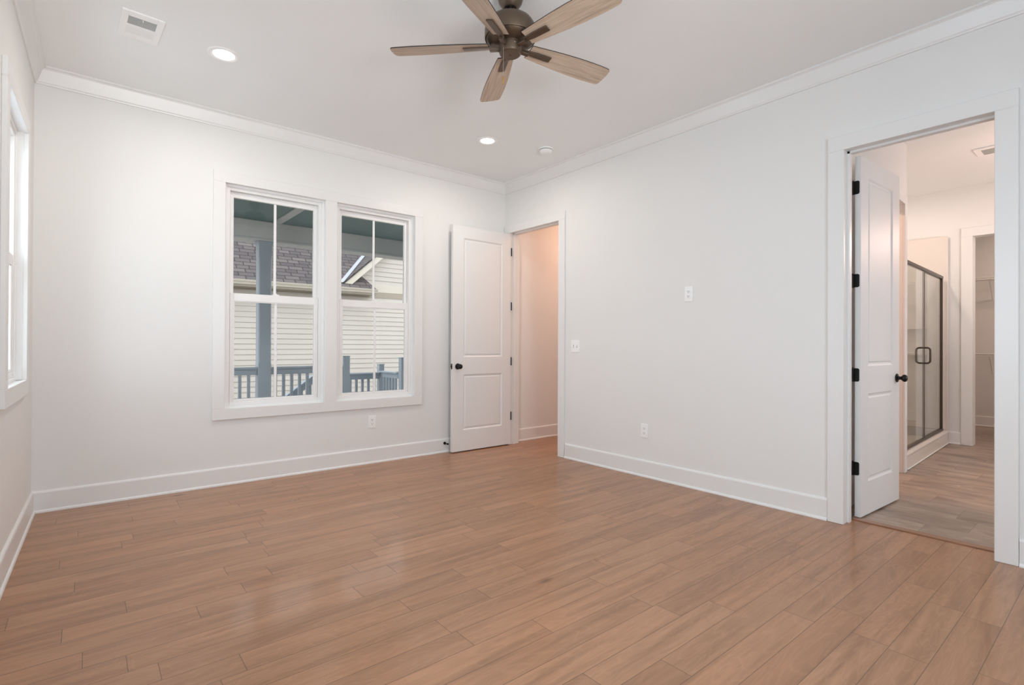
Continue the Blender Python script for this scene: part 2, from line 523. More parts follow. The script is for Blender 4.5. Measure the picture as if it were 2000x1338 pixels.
cBL = (XL, YB); cBR = (XR, YB); cFR = (XR, YS); cFL = (left_x(YS), YS)
run('trim_1', CROWN, cBR, cBL, 1, 1, H, M['trim'], label='white crown moulding along the back wall', cat='crown moulding')
run('trim_2', CROWN, cFR, cBR, 1, 1, H, M['trim'], label='white crown moulding along the right wall', cat='crown moulding')
run('trim_3', CROWN, cBL, cFL, 1, 1, H, M['trim'], label='white crown moulding along the left wall', cat='crown moulding')
run('baseboard_back', BASE, cBR, cBL, 1, 1, 0, M['trim'], label='tall white baseboard under the porch windows', cat='baseboard')
run('baseboard_left', BASE, cBL, cFL, 1, 1, 0, M['trim'], label='white baseboard along the left wall', cat='baseboard')
run('baseboard_right', BASE, (XR, D2[1] + 0.098), (XR, D1[0] - 0.098), 0, 0, 0, M['trim'], label='white baseboard on the right wall between the two doorways', cat='baseboard')
run('baseboard_right_near', BASE, (XR, YS), (XR, D2[0] - 0.098), 1, 0, 0, M['trim'], label='white baseboard stub beside the bathroom doorway, nearest the viewer', cat='baseboard')

# ------------------------------------------------------------------ casings (three or four boards round an opening)
def casing_boards(mb, x0, x1, z0, z1, w, t=0.020, sill=False, mid=None):
    """frame: x along the wall, -y into the room"""
    b = 0.0025
    zl = z0 if not sill else z0
    mb.box(x0 - w, x0, -t, 0, zl, z1, b); mb.box(x1, x1 + w, -t, 0, zl, z1, b)
    mb.box(x0 - w, x1 + w, -t, 0, z1, z1 + w, b)
    if sill: mb.box(x0 - w, x1 + w, -t, 0, z0 - w, z0, b)
    if mid: mb.box(mid[0], mid[1], -t, 0, z0, z1, b)
    return mb

def jamb_boards(mb, x0, x1, z0, z1, y0, y1, t=0.014, stop=None, sill=False, rev=0.004):
    x0 -= rev; x1 += rev; z1 += rev
    mb.box(x0 - t, x0, y0, y1, z0, z1 + t); mb.box(x1, x1 + t, y0, y1, z0, z1 + t); mb.box(x0, x1, y0, y1, z1, z1 + t)
    if sill: mb.box(x0 - t, x1 + t, y0, y1, z0 - rev - t, z0 - rev)
    if stop:
        s0, s1, st = stop
        mb.box(x0, x0 + st, s0, s1, z0, z1); mb.box(x1 - st, x1, s0, s1, z0, z1); mb.box(x0, x1, s0, s1, z1 - st, z1)
    return mb

mb = casing_boards(MB(), W1[0], W2[1], W1[2], W1[3], 0.090, sill=True, mid=(W1[1], W2[0]))
mb.build('trim_4', M['trim'], loc=(0, YB, 0), kind='structure', label='flat white casing around the pair of porch windows', cat='window casing')
mb = casing_boards(MB(), LW[0], LW[1], LW[2], LW[3], 0.092, t=0.022, sill=True)
mb.build('trim_5', M['trim'], loc=(XL, YB, 0), rz=LROT, kind='structure', label='flat white casing around the left wall window', cat='window casing')
mb = casing_boards(MB(), ry(D1[1]), ry(D1[0]), 0.0, D1[2], 0.090)
jamb_boards(mb, ry(D1[1]), ry(D1[0]), 0.0, D1[2], -0.004, TH, stop=(0.045, 0.08, 0.012))
mb.build('trim_6', M['trim'], loc=(XR, YB, 0), rz=rad(-90), kind='structure', label='white casing and jamb of the corner doorway to the hall', cat='door casing')
mb = casing_boards(MB(), ry(D2[1]), ry(D2[0]), 0.0, D2[2], 0.096)
jamb_boards(mb, ry(D2[1]), ry(D2[0]), 0.0, D2[2], -0.004, TH, stop=(0.055, 0.095, 0.014))
mb.build('trim_7', M['trim'], loc=(XR, YB, 0), rz=rad(-90), kind='structure', label='white casing and jamb of the bathroom doorway', cat='door casing')
MB().box(3.985, 4.045, D2[0] - 0.004, D2[1] + 0.004, -0.002, 0.008, 0.003).build('trim_8', M['thresh'], kind='structure', label='thin brown wood transition strip at the bathroom doorway', cat='threshold')

# ------------------------------------------------------------------ windows
def frame_ring(mb, x0, x1, z0, z1, w, y0, y1, b=0.002, wb=None, wt=None):
    wb = w if wb is None else wb; wt = w if wt is None else wt
    mb.box(x0, x0 + w, y0, y1, z0, z1, b); mb.box(x1 - w, x1, y0, y1, z0, z1, b)
    mb.box(x0 + w, x1 - w, y0, y1, z0, z0 + wb, b); mb.box(x0 + w, x1 - w, y0, y1, z1 - wt, z1, b)
    return mb

def window(name, hole, loc, rz, meet, label):
    x0, x1, z0, z1 = hole
    r = empty(name, (loc[0], loc[1], loc[2]), rz, label=label, cat='window', kind='structure')
    jb = jamb_boards(MB(), x0, x1, z0, z1, -0.004, 0.05, t=0.010, sill=True)
    frame_ring(jb, x0 - 0.004, x1 + 0.004, z0 - 0.004, z1 + 0.004, 0.022, 0.028, 0.13)
    frame_ring(jb, x0 + 0.018, x1 - 0.018, z0 + 0.018, z1 - 0.018, 0.026, 0.036, 0.13)
    frame_ring(jb, x0 + 0.018, x1 - 0.018, z0 + 0.018, z1 - 0.018, 0.034, 0.082, 0.125)
    jb.build('window_frame', M['vinyl'], r)
    xc = (x0 + x1) / 2
    # lower sash, on the room side
    sx0, sx1 = x0 + 0.046, x1 - 0.046
    s = frame_ring(MB(), sx0, sx1, z0 + 0.024, meet + 0.066, 0.030, 0.040, 0.070, wb=0.038, wt=0.066)
    frame_ring(s, sx0 + 0.030, sx1 - 0.030, z0 + 0.062, meet, 0.006, 0.044, 0.066, b=0.0)
    lo = s.build('lower_sash', M['vinyl'], r)
    MB().box(xc - 0.011, xc + 0.011, 0.049, 0.061, z0 + 0.066, meet, 0.003).build('muntin', M['vinyl'], lo)
    MB().box(sx0 + 0.030, sx1 - 0.030, 0.053, 0.057, z0 + 0.062, meet + 0.002).build('pane', M['glass'], lo)
    # upper sash, outside
    s = frame_ring(MB(), x0 + 0.050, x1 - 0.050, meet + 0.020, z1 - 0.046, 0.028, 0.074, 0.104, wb=0.046, wt=0.045)
    up = s.build('upper_sash', M['vinyl'], r)
    MB().box(xc - 0.011, xc + 0.011, 0.083, 0.095, meet + 0.066, z1 - 0.091, 0.003).build('muntin', M['vinyl'], up)
    MB().box(x0 + 0.078, x1 - 0.078, 0.087, 0.091, meet + 0.064, z1 - 0.089).build('pane', M['glass'], up)
    lk = MB().box(xc - 0.028, xc + 0.028, 0.046, 0.070, meet + 0.066, meet + 0.074, 0.002).cyl((xc, 0.058, meet + 0.074), (xc, 0.058, meet + 0.082), 0.012)
    lk.build('sash_lock', M['vinyl'], r)
    return r

window('window_1', W1, (0, YB, 0), 0, 1.520, 'left of the two white double-hung windows facing the porch')
window('window_2', W2, (0, YB, 0), 0, 1.520, 'right of the two white double-hung windows facing the porch')
window('window_3', LW, (XL, YB, 0), LROT, 1.612, 'white double-hung window in the left wall, bright with daylight')

# ------------------------------------------------------------------ doors
def door_face(mb, w, zb, zt, panels, y, sgn):
    """one face of a two-panel door: flat stiles and rails with moulded recessed panels"""
    F = []
    xs = [0, panels[0][0], panels[0][1], w]
    zs = [zb] + [v for p in panels for v in p[2:]] + [zt]
    holes = [(p[0], p[1], p[2], p[3]) for p in panels]
    for i in range(3):
        for j in range(len(zs) - 1):
            cx, cz = (xs[i] + xs[i + 1]) / 2, (zs[j] + zs[j + 1]) / 2
            if any(h[0] < cx < h[1] and h[2] < cz < h[3] for h in holes): continue
            F.append([(xs[i], y, zs[j]), (xs[i + 1], y, zs[j]), (xs[i + 1], y, zs[j + 1]), (xs[i], y, zs[j + 1])])
    rings = [(0, 0), (0.005, 0.004), (0.012, 0.009), (0.022, 0.010), (0.030, 0.0045), (0.034, 0.0035)]
    for h in holes:
        prev = None
        for ins, dep in rings:
            yy = y + sgn * dep
            c = [(h[0] + ins, yy, h[2] + ins), (h[1] - ins, yy, h[2] + ins), (h[1] - ins, yy, h[3] - ins), (h[0] + ins, yy, h[3] - ins)]
            if prev:
                for k in range(4):
                    F.append([prev[k], prev[(k + 1) % 4], c[(k + 1) % 4], c[k]])
            prev = c
        F.append(prev)
    mb.poly(F)

def door(name, w, loc, rz, px0, px1, knob_x, hinges, label, mirror=False):
    """leaf frame: x from the hinge along the leaf, y through its thickness (0..0.035), face y=0 towards the viewer"""
    zb, zt, th = 0.012, 2.448, 0.035
    P = [(px0, px1, 0.236, 0.838), (px0, px1, 1.027, 2.317)]
    r = empty(name, loc, rz, label=label, cat='door', kind='structure')
    sc = Matrix.Scale(-1, 4, (1, 0, 0)) if mirror else Matrix.Identity(4)
    mb = MB()
    door_face(mb, w, zb, zt, P, 0.0, 1)
    door_face(mb, w, zb, zt, P, th, -1)
    mb.poly([[(0, 0, zb), (w, 0, zb), (w, th, zb), (0, th, zb)], [(0, 0, zt), (0, th, zt), (w, th, zt), (w, 0, zt)],
             [(0, 0, zb), (0, th, zb), (0, th, zt), (0, 0, zt)], [(w, 0, zb), (w, 0, zt), (w, th, zt), (w, th, zb)]])
    bmesh.ops.remove_doubles(mb.bm, verts=mb.bm.verts[:], dist=1e-5)
    mb.bm.transform(sc)
    mb.build('door_leaf', M['door'], r)
    sx = -1 if mirror else 1
    prof = [(0.0, 0), (0.031, 0), (0.033, 0.003), (0.031, 0.007), (0.018, 0.010), (0.013, 0.016), (0.012, 0.026), (0.017, 0.034), (0.025, 0.041), (0.0275, 0.050), (0.026, 0.058), (0.019, 0.065), (0.010, 0.068), (0.0, 0.0685)]
    for yy, ang in ((0, 90), (th, -90)):
        MB().lathe(prof, 28, Matrix.Translation((sx * knob_x, yy, 0.927)) @ Matrix.Rotation(rad(ang), 4, 'X')).build('knob', M['black'], r, smooth=True)
    lp = MB().box(sx * w - 0.001, sx * w + 0.001, 0.005, 0.030, 0.898, 0.956, 0.0005)
    lp.box(min(sx * w, sx * (w + 0.010)), max(sx * w, sx * (w + 0.010)), 0.011, 0.024, 0.918, 0.936, 0.002)
    lp.build('latch_plate', M['black'], r)
    for z in (2.238, 1.607, 0.969, 0.336):
        hb = MB()
        y0, yk = hinges
        a, b = sorted((y0, yk))
        pts = []
        for cy, cz, a0 in ((y0, 0, 0),):
            pass
        rr = 0.010
        e = 1 if y0 < yk else -1
        outline = [(yk, -0.045), (yk, 0.045), (y0 + e * rr, 0.045), (y0 + e * rr * 0.3, 0.045 - rr * 0.3), (y0, 0.045 - rr), (y0, -0.045 + rr), (y0 + e * rr * 0.3, -0.045 + rr * 0.3), (y0 + e * rr, -0.045)]
        Mh = Matrix(((0, 0, 1, -sx * 0.0018), (1, 0, 0, 0), (0, 1, 0, z), (0, 0, 0, 1)))
        hb.prism(outline, -0.0012, 0.0012, M=Mh)
        hb.cyl((-sx * 0.004, yk, z - 0.046), (-sx * 0.004, yk, z + 0.046), 0.0065, n=14)
        hb.cyl((-sx * 0.004, yk, z + 0.046), (-sx * 0.004, yk, z + 0.052), 0.0045, 0.002, n=12)
        for dz in (-0.03, 0.0, 0.03):
            hb.cyl((-sx * 0.0032, y0 + e * (0.009 if dz == 0 else 0.016), z + dz), (-sx * 0.0024, y0 + e * (0.009 if dz == 0 else 0.016), z + dz), 0.0032, n=10)
        hb.build('hinge', M['black'], r)
    return r

door('door_1', 0.800, (3.842, 4.699, 0), 0, 0.128, 0.662, 0.735, (0.034, -0.004), 'white two-panel door swung open flat before the back wall', mirror=True)
door('door_2', 0.727, (4.041, 1.222, 0), rad(-2.6), 0.128, 0.590, 0.672, (0.008, 0.047), 'white two-panel bathroom door with four black hinges, standing ajar')

# door stop on the back baseboard behind the open corner door
t = MB().cyl((0, 0, 0), (0, -0.006, 0), 0.016)
for k in range(1, 3):
    pass
t.tube([(0, -0.004, 0), (0, -0.055, 0)], 0.005, 10)
t.cyl((0, -0.055, 0), (0, -0.070, 0), 0.0105, 0.009)
t.build('door_stop', M['black'], loc=(3.012, YB - 0.014, 0.100), smooth=True, label='small dark door stop on the baseboard behind the open door', cat='door stop')

# ------------------------------------------------------------------ outlets and switch
def outlet(loc, rz, label):
    r = empty('wall_outlet', loc, rz, label=label, cat='outlet', group='wall outlets of the bedroom')
    MB().box(-0.038, 0.038, -0.006, 0, -0.061, 0.061, 0.003, seg=2).build('cover_plate', M['plastic'], r)
    for dz in (0.0205, -0.0205):
        pts = [(0.0165 * math.cos(a), max(-0.0135, min(0.0135, 0.0175 * math.sin(a)))) for a in [2 * PI * i / 28 for i in range(28)]]
        Mx = Matrix(((1, 0, 0, 0), (0, 0, 1, 0), (0, 1, 0, dz), (0, 0, 0, 1)))
        rc = MB().prism(pts, -0.0085, -0.005, M=Mx).build('receptacle', M['plastic'], r)
        s = MB().box(-0.0080, -0.0052, -0.0092, -0.0080, dz - 0.001, dz + 0.009)
        s.box(0.0052, 0.0080, -0.0092, -0.0080, dz + 0.000, dz + 0.008)
        s.cyl((0, -0.0092, dz - 0.007), (0, -0.0080, dz - 0.007), 0.0030, n=12)
        s.build('slot', M['darkslot'], rc)
    MB().cyl((0, -0.0075, 0), (0, -0.0055, 0), 0.0035, n=14).build('screw', M['plastic'], r)
    return r

outlet((2.187, YB, 0.402), 0, 'white duplex outlet low on the back wall under the right porch window')
outlet((XR, 2.393, 1.585), rad(-90), 'white duplex outlet high on the right wall at television height')
outlet((XR, 2.826, 0.405), rad(-90), 'white duplex outlet low on the right wall near the baseboard')
r = empty('light_switch', (XR, 3.670, 1.150), rad(-90), label='white two-gang toggle switch beside the corner doorway', cat='light switch')
MB().box(-0.059, 0.059, -0.006, 0, -0.061, 0.061, 0.003, seg=2).build('cover_plate', M['plastic'], r)
for i, dx in enumerate((-0.023, 0.023)):
    MB().box(dx - 0.0055, dx + 0.0055, -0.0068, -0.0055, -0.0125, 0.0125).build('toggle_slot', M['duct'], r)
    tilt = 24 if i == 0 else -24
    MB().box(-0.0045, 0.0045, -0.014, 0.0, -0.006, 0.006, 0.0015, M=Matrix.Translation((dx, -0.005, 0)) @ Matrix.Rotation(rad(tilt), 4, 'X')).build('toggle', M['plastic'], r)
    for dz in (0.030, -0.030):
        MB().cyl((dx, -0.0072, dz), (dx, -0.0055, dz), 0.003, n=12).build('screw', M['plastic'], r)

# ------------------------------------------------------------------ recessed lights, smoke detector, vents
def can_light(x, y, label):
    r = empty('recessed_light', (x, y, H), 0, label=label, cat='recessed light', group='recessed ceiling lights')
    prof = [(0.097, 0.0), (0.097, -0.003), (0.090, -0.006), (0.080, -0.006), (0.061, -0.001), (0.059, 0.0)]
    MB().lathe(prof, 48).build('trim_ring', M['plastic'], r, smooth=True)
    MB().lathe([(0.0, -0.0035), (0.060, -0.0030), (0.060, -0.0005), (0.0, -0.0005)], 48).build('lens', M['lens'], r, smooth=True)
    area('recessed_lamp', (0, 0, -0.012), (0, 0, 0), 0.11, 0.11, 9.0, WARM, parent=r, shape='DISK', spread=170)
    return r
can_light(0.698, 3.830, 'lit recessed ceiling light beside the louvered air vent')
can_light(2.880, 3.878, 'lit recessed ceiling light beside the smoke detector')

r = empty('smoke_detector', (3.430, 3.675, H), 0, label='round white smoke detector on the ceiling near the right wall', cat='smoke detector')
MB().lathe([(0.0, 0.0), (0.070, 0.0), (0.070, -0.008), (0.066, -0.011), (0.0, -0.011)], 40).build('mounting_base', M['plastic'], r, smooth=True)
MB().lathe([(0.050, -0.011), (0.056, -0.0115), (0.056, -0.018), (0.050, -0.018)], 40).build('sensing_slot', M['duct'], r, smooth=True)
MB().lathe([(0.0, -0.0175), (0.060, -0.0175), (0.061, -0.022), (0.056, -0.034), (0.044, -0.043), (0.030, -0.046), (0.0, -0.046)], 40).build('cover', M['plastic'], r, smooth=True)
MB().cyl((0.012, 0.0, -0.0455), (0.012, 0.0, -0.0480), 0.009, n=20).build('test_button', M['plastic'], r)

r = empty('ceiling_vent', (0.2545, 3.811, H), rad(2.0), label='white louvered air vent on the ceiling near the left wall', cat='air vent')
VX, VY = 0.103, 0.160
f_ = MB()
ix, iy = 0.068, 0.104
f_.box(-VX, -ix, -VY, VY, -0.009, 0, 0.002); f_.box(ix, VX, -VY, VY, -0.009, 0, 0.002)
f_.box(-ix, ix, -VY, -iy, -0.009, 0, 0.002); f_.box(-ix, ix, iy, VY, -0.009, 0, 0.002)
f_.box(-ix, ix, -0.006, 0.006, -0.0085, 0)
f_.build('frame', M['plastic'], r)
MB().box(-ix, ix, -iy, iy, -0.0012, -0.0002).build('duct', M['duct'], r)
for name, y0, y1, ang in (('louver_bank', -iy + 0.002, -0.006, 46), ('louver_bank', 0.006, iy - 0.002, -46)):
    b = MB()
    n = 10
    for k in range(n):
        y = y0 + (k + 0.5) * (y1 - y0) / n
        b.box(-ix, ix, -0.0055, 0.0055, -0.0004, 0.0004, M=Matrix.Translation((0, y, -0.0048)) @ Matrix.Rotation(rad(ang), 4, 'X'))
    b.build(name, M['plastic'], r)
MB().box(-0.002, 0.002, -0.004, 0.004, -0.020, -0.004, 0.001, M=Matrix.Translation((0, -iy + 0.006, 0))).build('damper_lever', M['plastic'], r)
for yy in (-VY + 0.012, VY - 0.012):
    MB().cyl((0, yy, -0.0105), (0, yy, -0.0085), 0.004, n=12).build('screw', M['plastic'], r)

# ------------------------------------------------------------------ ceiling fan
HUB = (1.774, 2.185, H)
fan = empty('ceiling_fan', HUB, 0, label='bronze ceiling fan with five light wood blades', cat='ceiling fan')
MB().lathe([(0.0, 0.0), (0.068, 0.0), (0.068, -0.018), (0.062, -0.040), (0.046, -0.062), (0.036, -0.070), (0.0, -0.070)], 40).build('canopy', M['bronze'], fan, smooth=True)
nk = MB().cyl((0, 0, -0.066), (0, 0, -0.125), 0.017)
for k in range(8):
    a = 2 * PI * k / 8
    nk.box(-0.003, 0.003, 0.017, 0.032, -0.082, -0.066, M=Matrix.Rotation(a, 4, 'Z'))
nk.build('neck', M['black'], fan, smooth=True)
MB().lathe([(0.0, -0.118), (0.060, -0.118), (0.094, -0.126), (0.120, -0.146), (0.134, -0.170), (0.1385, -0.190), (0.1385, -0.232), (0.1365, -0.238), (0.1300, -0.238), (0.1285, -0.240), (0.122, -0.249), (0.104, -0.259), (0.080, -0.263), (0.0, -0.263)], 56).build('motor_housing', M['bronze'], fan, smooth=True)
MB().lathe([(0.0, -0.255), (0.054, -0.255), (0.054, -0.272), (0.0, -0.272)], 40).build('flywheel', M['steel'], fan, smooth=True)
sh = MB().lathe([(0.0, -0.262), (0.064, -0.262), (0.064, -0.268), (0.0615, -0.270), (0.0615, -0.303), (0.058, -0.315), (0.050, -0.321), (0.0, -0.322)], 48)
sw = sh.build('switch_housing', M['bronze'], fan, smooth=True)
MB().cyl((0, 0, -0.3215), (0, 0, -0.3232), 0.005, n=12).build('centre_plug', M['darkslot'], sw)
for a in (206, 254):
    ca, sa = math.cos(rad(a)), math.sin(rad(a))
    MB().lathe([(0.0, 0.0), (0.0045, 0.001), (0.003, 0.004), (0.0, 0.005)], 12, Matrix.Translation((0.061 * ca, 0.061 * sa, -0.280)) @ Matrix.Rotation(rad(a), 4, 'Z') @ Matrix.Rotation(rad(90), 4, 'Y')).build('screw', M['steel'], sw, smooth=True)

def blade_outline():
    r0, r1 = 0.118, 0.652
    up, lo = [], []
    n = 18
    for i in range(n + 1):
        q = i / n
        w = 0.047 + 0.024 * math.sin(min(1.0, q / 0.78) * PI / 2) - 0.004 * max(0, (q - 0.78) / 0.22) ** 2
        r = r0 + (r1 - r0 - 0.022) * q
        up.append((r, w)); lo.append((r, -w))
    we = up[-1][1]
    end = []
    for k in range(1, 7):
        a = PI / 2 * k / 7
        end.append((r1 - 0.022 + 0.022 * math.sin(a), we - 0.022 + 0.022 * math.cos(a)))
    end2 = [(x, -y) for x, y in reversed(end)]
    tip = [(r1 + 0.003, 0.02), (r1 + 0.003, -0.02)]
    return up + end + tip + end2 + list(reversed(lo))

BLZ = -0.270
OUT = blade_outline()
def fan_blade(ang):
    """x along the radius; the clockwise edge (-y seen from above) stands higher"""
    b = MB()
    b.prism(OUT, -0.003, 0.003, mi=1)
    bm = b.bm
    for f in bm.faces:
        if f.normal.z < -0.9: f.material_index = 0
    o = b.build('blade', [M['bladewood'], M['bladeedge']], fan)
    o.location = (0, 0, BLZ)
    o.rotation_euler = (Matrix.Rotation(rad(ang), 4, 'Z') @ Matrix.Rotation(rad(-13), 4, 'X')).to_euler()
    ir = MB().prism([(0.100, 0.013), (0.140, 0.0165), (0.160, 0.0185), (0.258, 0.0185), (0.258, -0.0185), (0.160, -0.0185), (0.140, -0.0165), (0.100, -0.013)], -0.011, -0.0035, 0.0015)
    ir.prism([(0.048, 0.011), (0.112, 0.013), (0.112, -0.013), (0.048, -0.011)], -0.026, -0.006, 0.002)
    i = ir.build('blade_arm', M['bronze'], o)
    for rr in (0.185, 0.235):
        pass
    return o
for a in (134.9, 206.9, 278.9, 350.9, 62.9):
    fan_blade(a)
# pull chain with its wooden fob
CH = Vector((-0.0605, -0.0205, 0))
ch = MB()
ch.tube([CH * 0.93 + Vector((0, 0, -0.280)), CH * 1.04 + Vector((0, 0, -0.280)), CH * 1.06 + Vector((0, 0, -0.287)), CH * 1.06 + Vector((0, 0, -0.462))], 0.0011, 8)
chain = ch.build('pull_chain', M['steel'], fan, smooth=True)
fp = CH * 1.06 + Vector((0, 0, -0.462))
MB().lathe([(0.0, 0.0), (0.003, -0.002), (0.0052, -0.012), (0.0062, -0.026), (0.005, -0.038), (0.0035, -0.046), (0.0, -0.048)], 16, Matrix.Translation(fp)).build('fob', M['fob'], chain, smooth=True)

# ------------------------------------------------------------------ hall beyond the corner doorway
wall_mb(MB(), 0, 1.8, 0, H, 0.1, []).build('wall_hall_right', M['wall'], loc=(5.8, 3.14, 0), rz=PI, kind='structure', label='hall side wall hidden beyond the corner doorway', cat='wall')
wall_mb(MB(), 0, 1.9, 0, H, 0.1, []).build('wall_hall_end', M['wall'], loc=(5.6, 4.9, 0), rz=rad(-90), kind='structure', label='hall end wall beyond the corner doorway', cat='wall')
run('baseboard_hall', BASE, (5.6, YB), (XR + TH + 0.005, YB), 1, 0, 0, M['trim'], label='white baseboard in the hall seen through the corner doorway', cat='baseboard')
area('hall_lamp', (5.15, 4.05, 2.98), (0, 0, 0), 0.16, 0.16, 15, HALL, shape='DISK')

# ------------------------------------------------------------------ bathroom
BROT = rad(2.3537)
BO = Vector((6.091, 1.438, 0))
BM = Matrix.Translation(BO) @ Matrix.Rotation(BROT, 4, 'Z')
# toilet-room wall: local x along, y outward (away from the bathroom)
wall_mb(MB(), -2.12, -0.123, 0, H, 0.12, [(-1.10, -0.262, -1, 2.476)]).build('wall_bathroom_left', M['wall'], loc=BO, rz=BROT, kind='structure', label='bathroom wall with a cased opening beside the shower', cat='wall')
mb = casing_boards(MB(), -1.10, -0.262, 0, 2.476, 0.085, t=0.018)
jamb_boards(mb, -1.10, -0.262, 0, 2.476, -0.004, 0.12, t=0.001)
mb.build('trim_9', M['trim'], loc=BO, rz=BROT, kind='structure', label='white casing of the opening between bathroom door and shower', cat='door casing')
XF = 8.06
wall_mb(MB(), -2.55, 1.4, 0, H, TH, [(-1.296, -0.55, -1, 2.460)]).build('wall_bathroom_far', M['wall'], loc=(XF, 0, 0), rz=rad(-90), kind='structure', label='far bathroom wall with the closet opening', cat='wall')
mb = casing_boards(MB(), -1.296, -0.55, 0, 2.460, 0.105, t=0.020)
jamb_boards(mb, -1.296, -0.55, 0, 2.460, -0.004, TH, t=0.001)
mb.build('trim_10', M['trim'], loc=(XF, 0, 0), rz=rad(-90), kind='structure', label='white casing of the closet opening past the shower', cat='door casing')
run('baseboard_bathroom', BASE, (XF, 1.402), (XF, 1.520), 0, 0, 0, M['trim'], label='short white baseboard between shower and closet opening', cat='baseboard')
wall_mb(MB(), 0, 2.3, 0, H, 0.1, []).build('wall_shower_back', M['wall'], loc=(5.85, 2.50, 0), kind='structure', label='wall behind the glass shower', cat='wall')
MB().box(-0.240, -0.1235, 0.121, 1.06, 0, H).build('wall_shower_near', M['wall'], loc=BO, rz=BROT, kind='structure', label='partition at the near end of the shower', cat='wall')
wall_mb(MB(), 0, 1.9, 0, H, 0.1, []).build('wall_toilet_back', M['wall'], loc=(3.99, 2.72, 0), kind='structure', label='wall at the back of the room beside the shower', cat='wall')
wall_mb(MB(), 0, 6.5, 0, H, 0.1, [(4.1, 5.4, 0.9, 2.0)]).build('wall_bathroom_right', M['wall'], loc=(10.4, -1.2, 0), rz=PI, kind='structure', label='bathroom side wall out of view to the right', cat='wall')
# closet
wall_mb(MB(), -2.3, 1.4, 0, H, 0.1, []).build('wall_closet_back', M['wall'], loc=(10.20, 0, 0), rz=rad(-90), kind='structure', label='closet back wall with two wire shelves', cat='wall')
wall_mb(MB(), 0, 2.0, 0, H, 0.1, []).build('wall_closet_left', M['wall'], loc=(XF + TH, 2.15, 0), kind='structure', label='closet side wall beyond the shower', cat='wall')
run('baseboard_closet', BASE, (10.20, -1.2), (10.20, 2.15), 0, 1, 0, M['trim'], label='white baseboard along the closet back wall', cat='baseboard')

def wire_shelf(z, label):
    r = empty('wire_shelf', (10.20, 1.15, z), 0, label=label, cat='wire shelf', group='wire shelves in the closet')
    y0, y1 = -0.70, 0.98
    rails = MB()
    for x, dz, rr in ((-0.012, 0.0, 0.005), (-0.16, 0.0, 0.004), (-0.30, 0.0, 0.0052), (-0.305, -0.032, 0.0052)):
        rails.tube([(x, y0, dz), (x, y1, dz)], rr, 8)
    rails.build('rail', M['wire'], r)
    w = MB()
    y = y0
    while y < y1:
        w.tube([(-0.012, y, 0.003), (-0.30, y, 0.003), (-0.305, y, -0.032)], 0.0026, 5)
        y += 0.0254
    w.build('wire_deck', M['wire'], r)
    for yb in (-0.30, 0.27):
        MB().tube([(-0.295, yb, -0.012), (-0.285, yb, -0.03), (-0.004, yb, -0.30)], 0.0075, 8).cyl((0, yb, -0.30), (-0.006, yb, -0.30), 0.013).build('support_brace', M['wire'], r)
wire_shelf(2.150, 'upper white wire shelf inside the closet')
wire_shelf(1.062, 'lower white wire shelf inside the closet')

# shower: pan with curb, surround, framed glass front
SX0, SX1 = -0.118, XF - BO.x - 0.03
pan = empty('shower_pan', BO, BROT, label='white shower pan with raised curb below the glass', cat='shower pan')
curb = MB()
CP = [(0.0, 0.0), (0.0, 0.118), (-0.004, 0.124), (-0.006, 0.140), (0.002, 0.154), (0.018, 0.160), (0.085, 0.160), (0.100, 0.152), (0.104, 0.05), (0.104, 0.0)]
A_ = [(SX0 + 0.0, y, z) for y, z in CP]; B_ = [(SX1, y, z) for y, z in CP]
n = len(CP)
curb.poly([[A_[i], A_[(i + 1) % n], B_[(i + 1) % n], B_[i]] for i in range(n)] + [A_, B_], recalc=True)
curb.build('curb', M['acrylic'], pan)
MB().box(SX0 + 0.005, SX1 - 0.005, 0.10, 0.97, 0.002, 0.055).build('tray', M['acrylic'], pan)
MB().box(SX0 + 0.02, SX1, -0.012, -0.0005, 0.0, 0.012, 0.004).build('caulk_strip', M['trim'], pan)
sur = empty('shower_surround', BO, BROT, label='pale acrylic wall panels lining the shower', cat='shower surround')
MB().box(SX0 + 0.062, SX1 - 0.02, 0.955, 0.975, 0.056, 2.49, 0.004).build('back_panel', M['acrylic'], sur)
MB().box(SX1 - 0.012, SX1 + 0.004, 0.0, 0.953, 0.165, 2.49, 0.003).build('end_panel', M['acrylic'], sur)
for z in (1.375, 1.055):
    MB().box(SX1 - 0.10, SX1 - 0.013, 0.20, 0.40, z, z + 0.015, 0.004).build('corner_ledge', M['acrylic'], sur)
enc = empty('shower_enclosure', BO, BROT, label='bronze framed glass shower front with two panels', cat='shower enclosure')
GY = 0.050
XE0, XE1, XD = SX0 + 0.01, 1.872, 0.905
MB().box(XE0, XE1, GY - 0.018, GY + 0.018, 1.972, 2.006, 0.003).build('header', M['showerbronze'], enc)
MB().box(XE0, XE1, GY - 0.018, GY + 0.018, 0.1605, 0.184, 0.003).build('sill_rail', M['showerbronze'], enc)
for x in (XE0 + 0.010, XE1 - 0.012):
    MB().box(x - 0.011, x + 0.011, GY - 0.013, GY + 0.013, 0.184, 1.972, 0.002).build('jamb_post', M['showerbronze'], enc)
fx = MB().box(XD + 0.006, XE1 - 0.022, GY + 0.001, GY + 0.007, 0.184, 1.972).build('fixed_panel', M['showerglass'], enc)
MB().box(XD + 0.004, XD + 0.020, GY - 0.006, GY + 0.014, 0.184, 1.972, 0.002).build('edge_post', M['showerbronze'], fx)
dr = MB().box(XE0 + 0.022, XD - 0.008, GY - 0.006, GY, 0.190, 1.968).build('glass_door', M['showerglass'], enc)
MB().box(XD - 0.012, XD - 0.002, GY - 0.008, GY + 0.002, 0.190, 1.968, 0.002).build('edge_strip', M['showerbronze'], dr)
hx = XD - 0.05
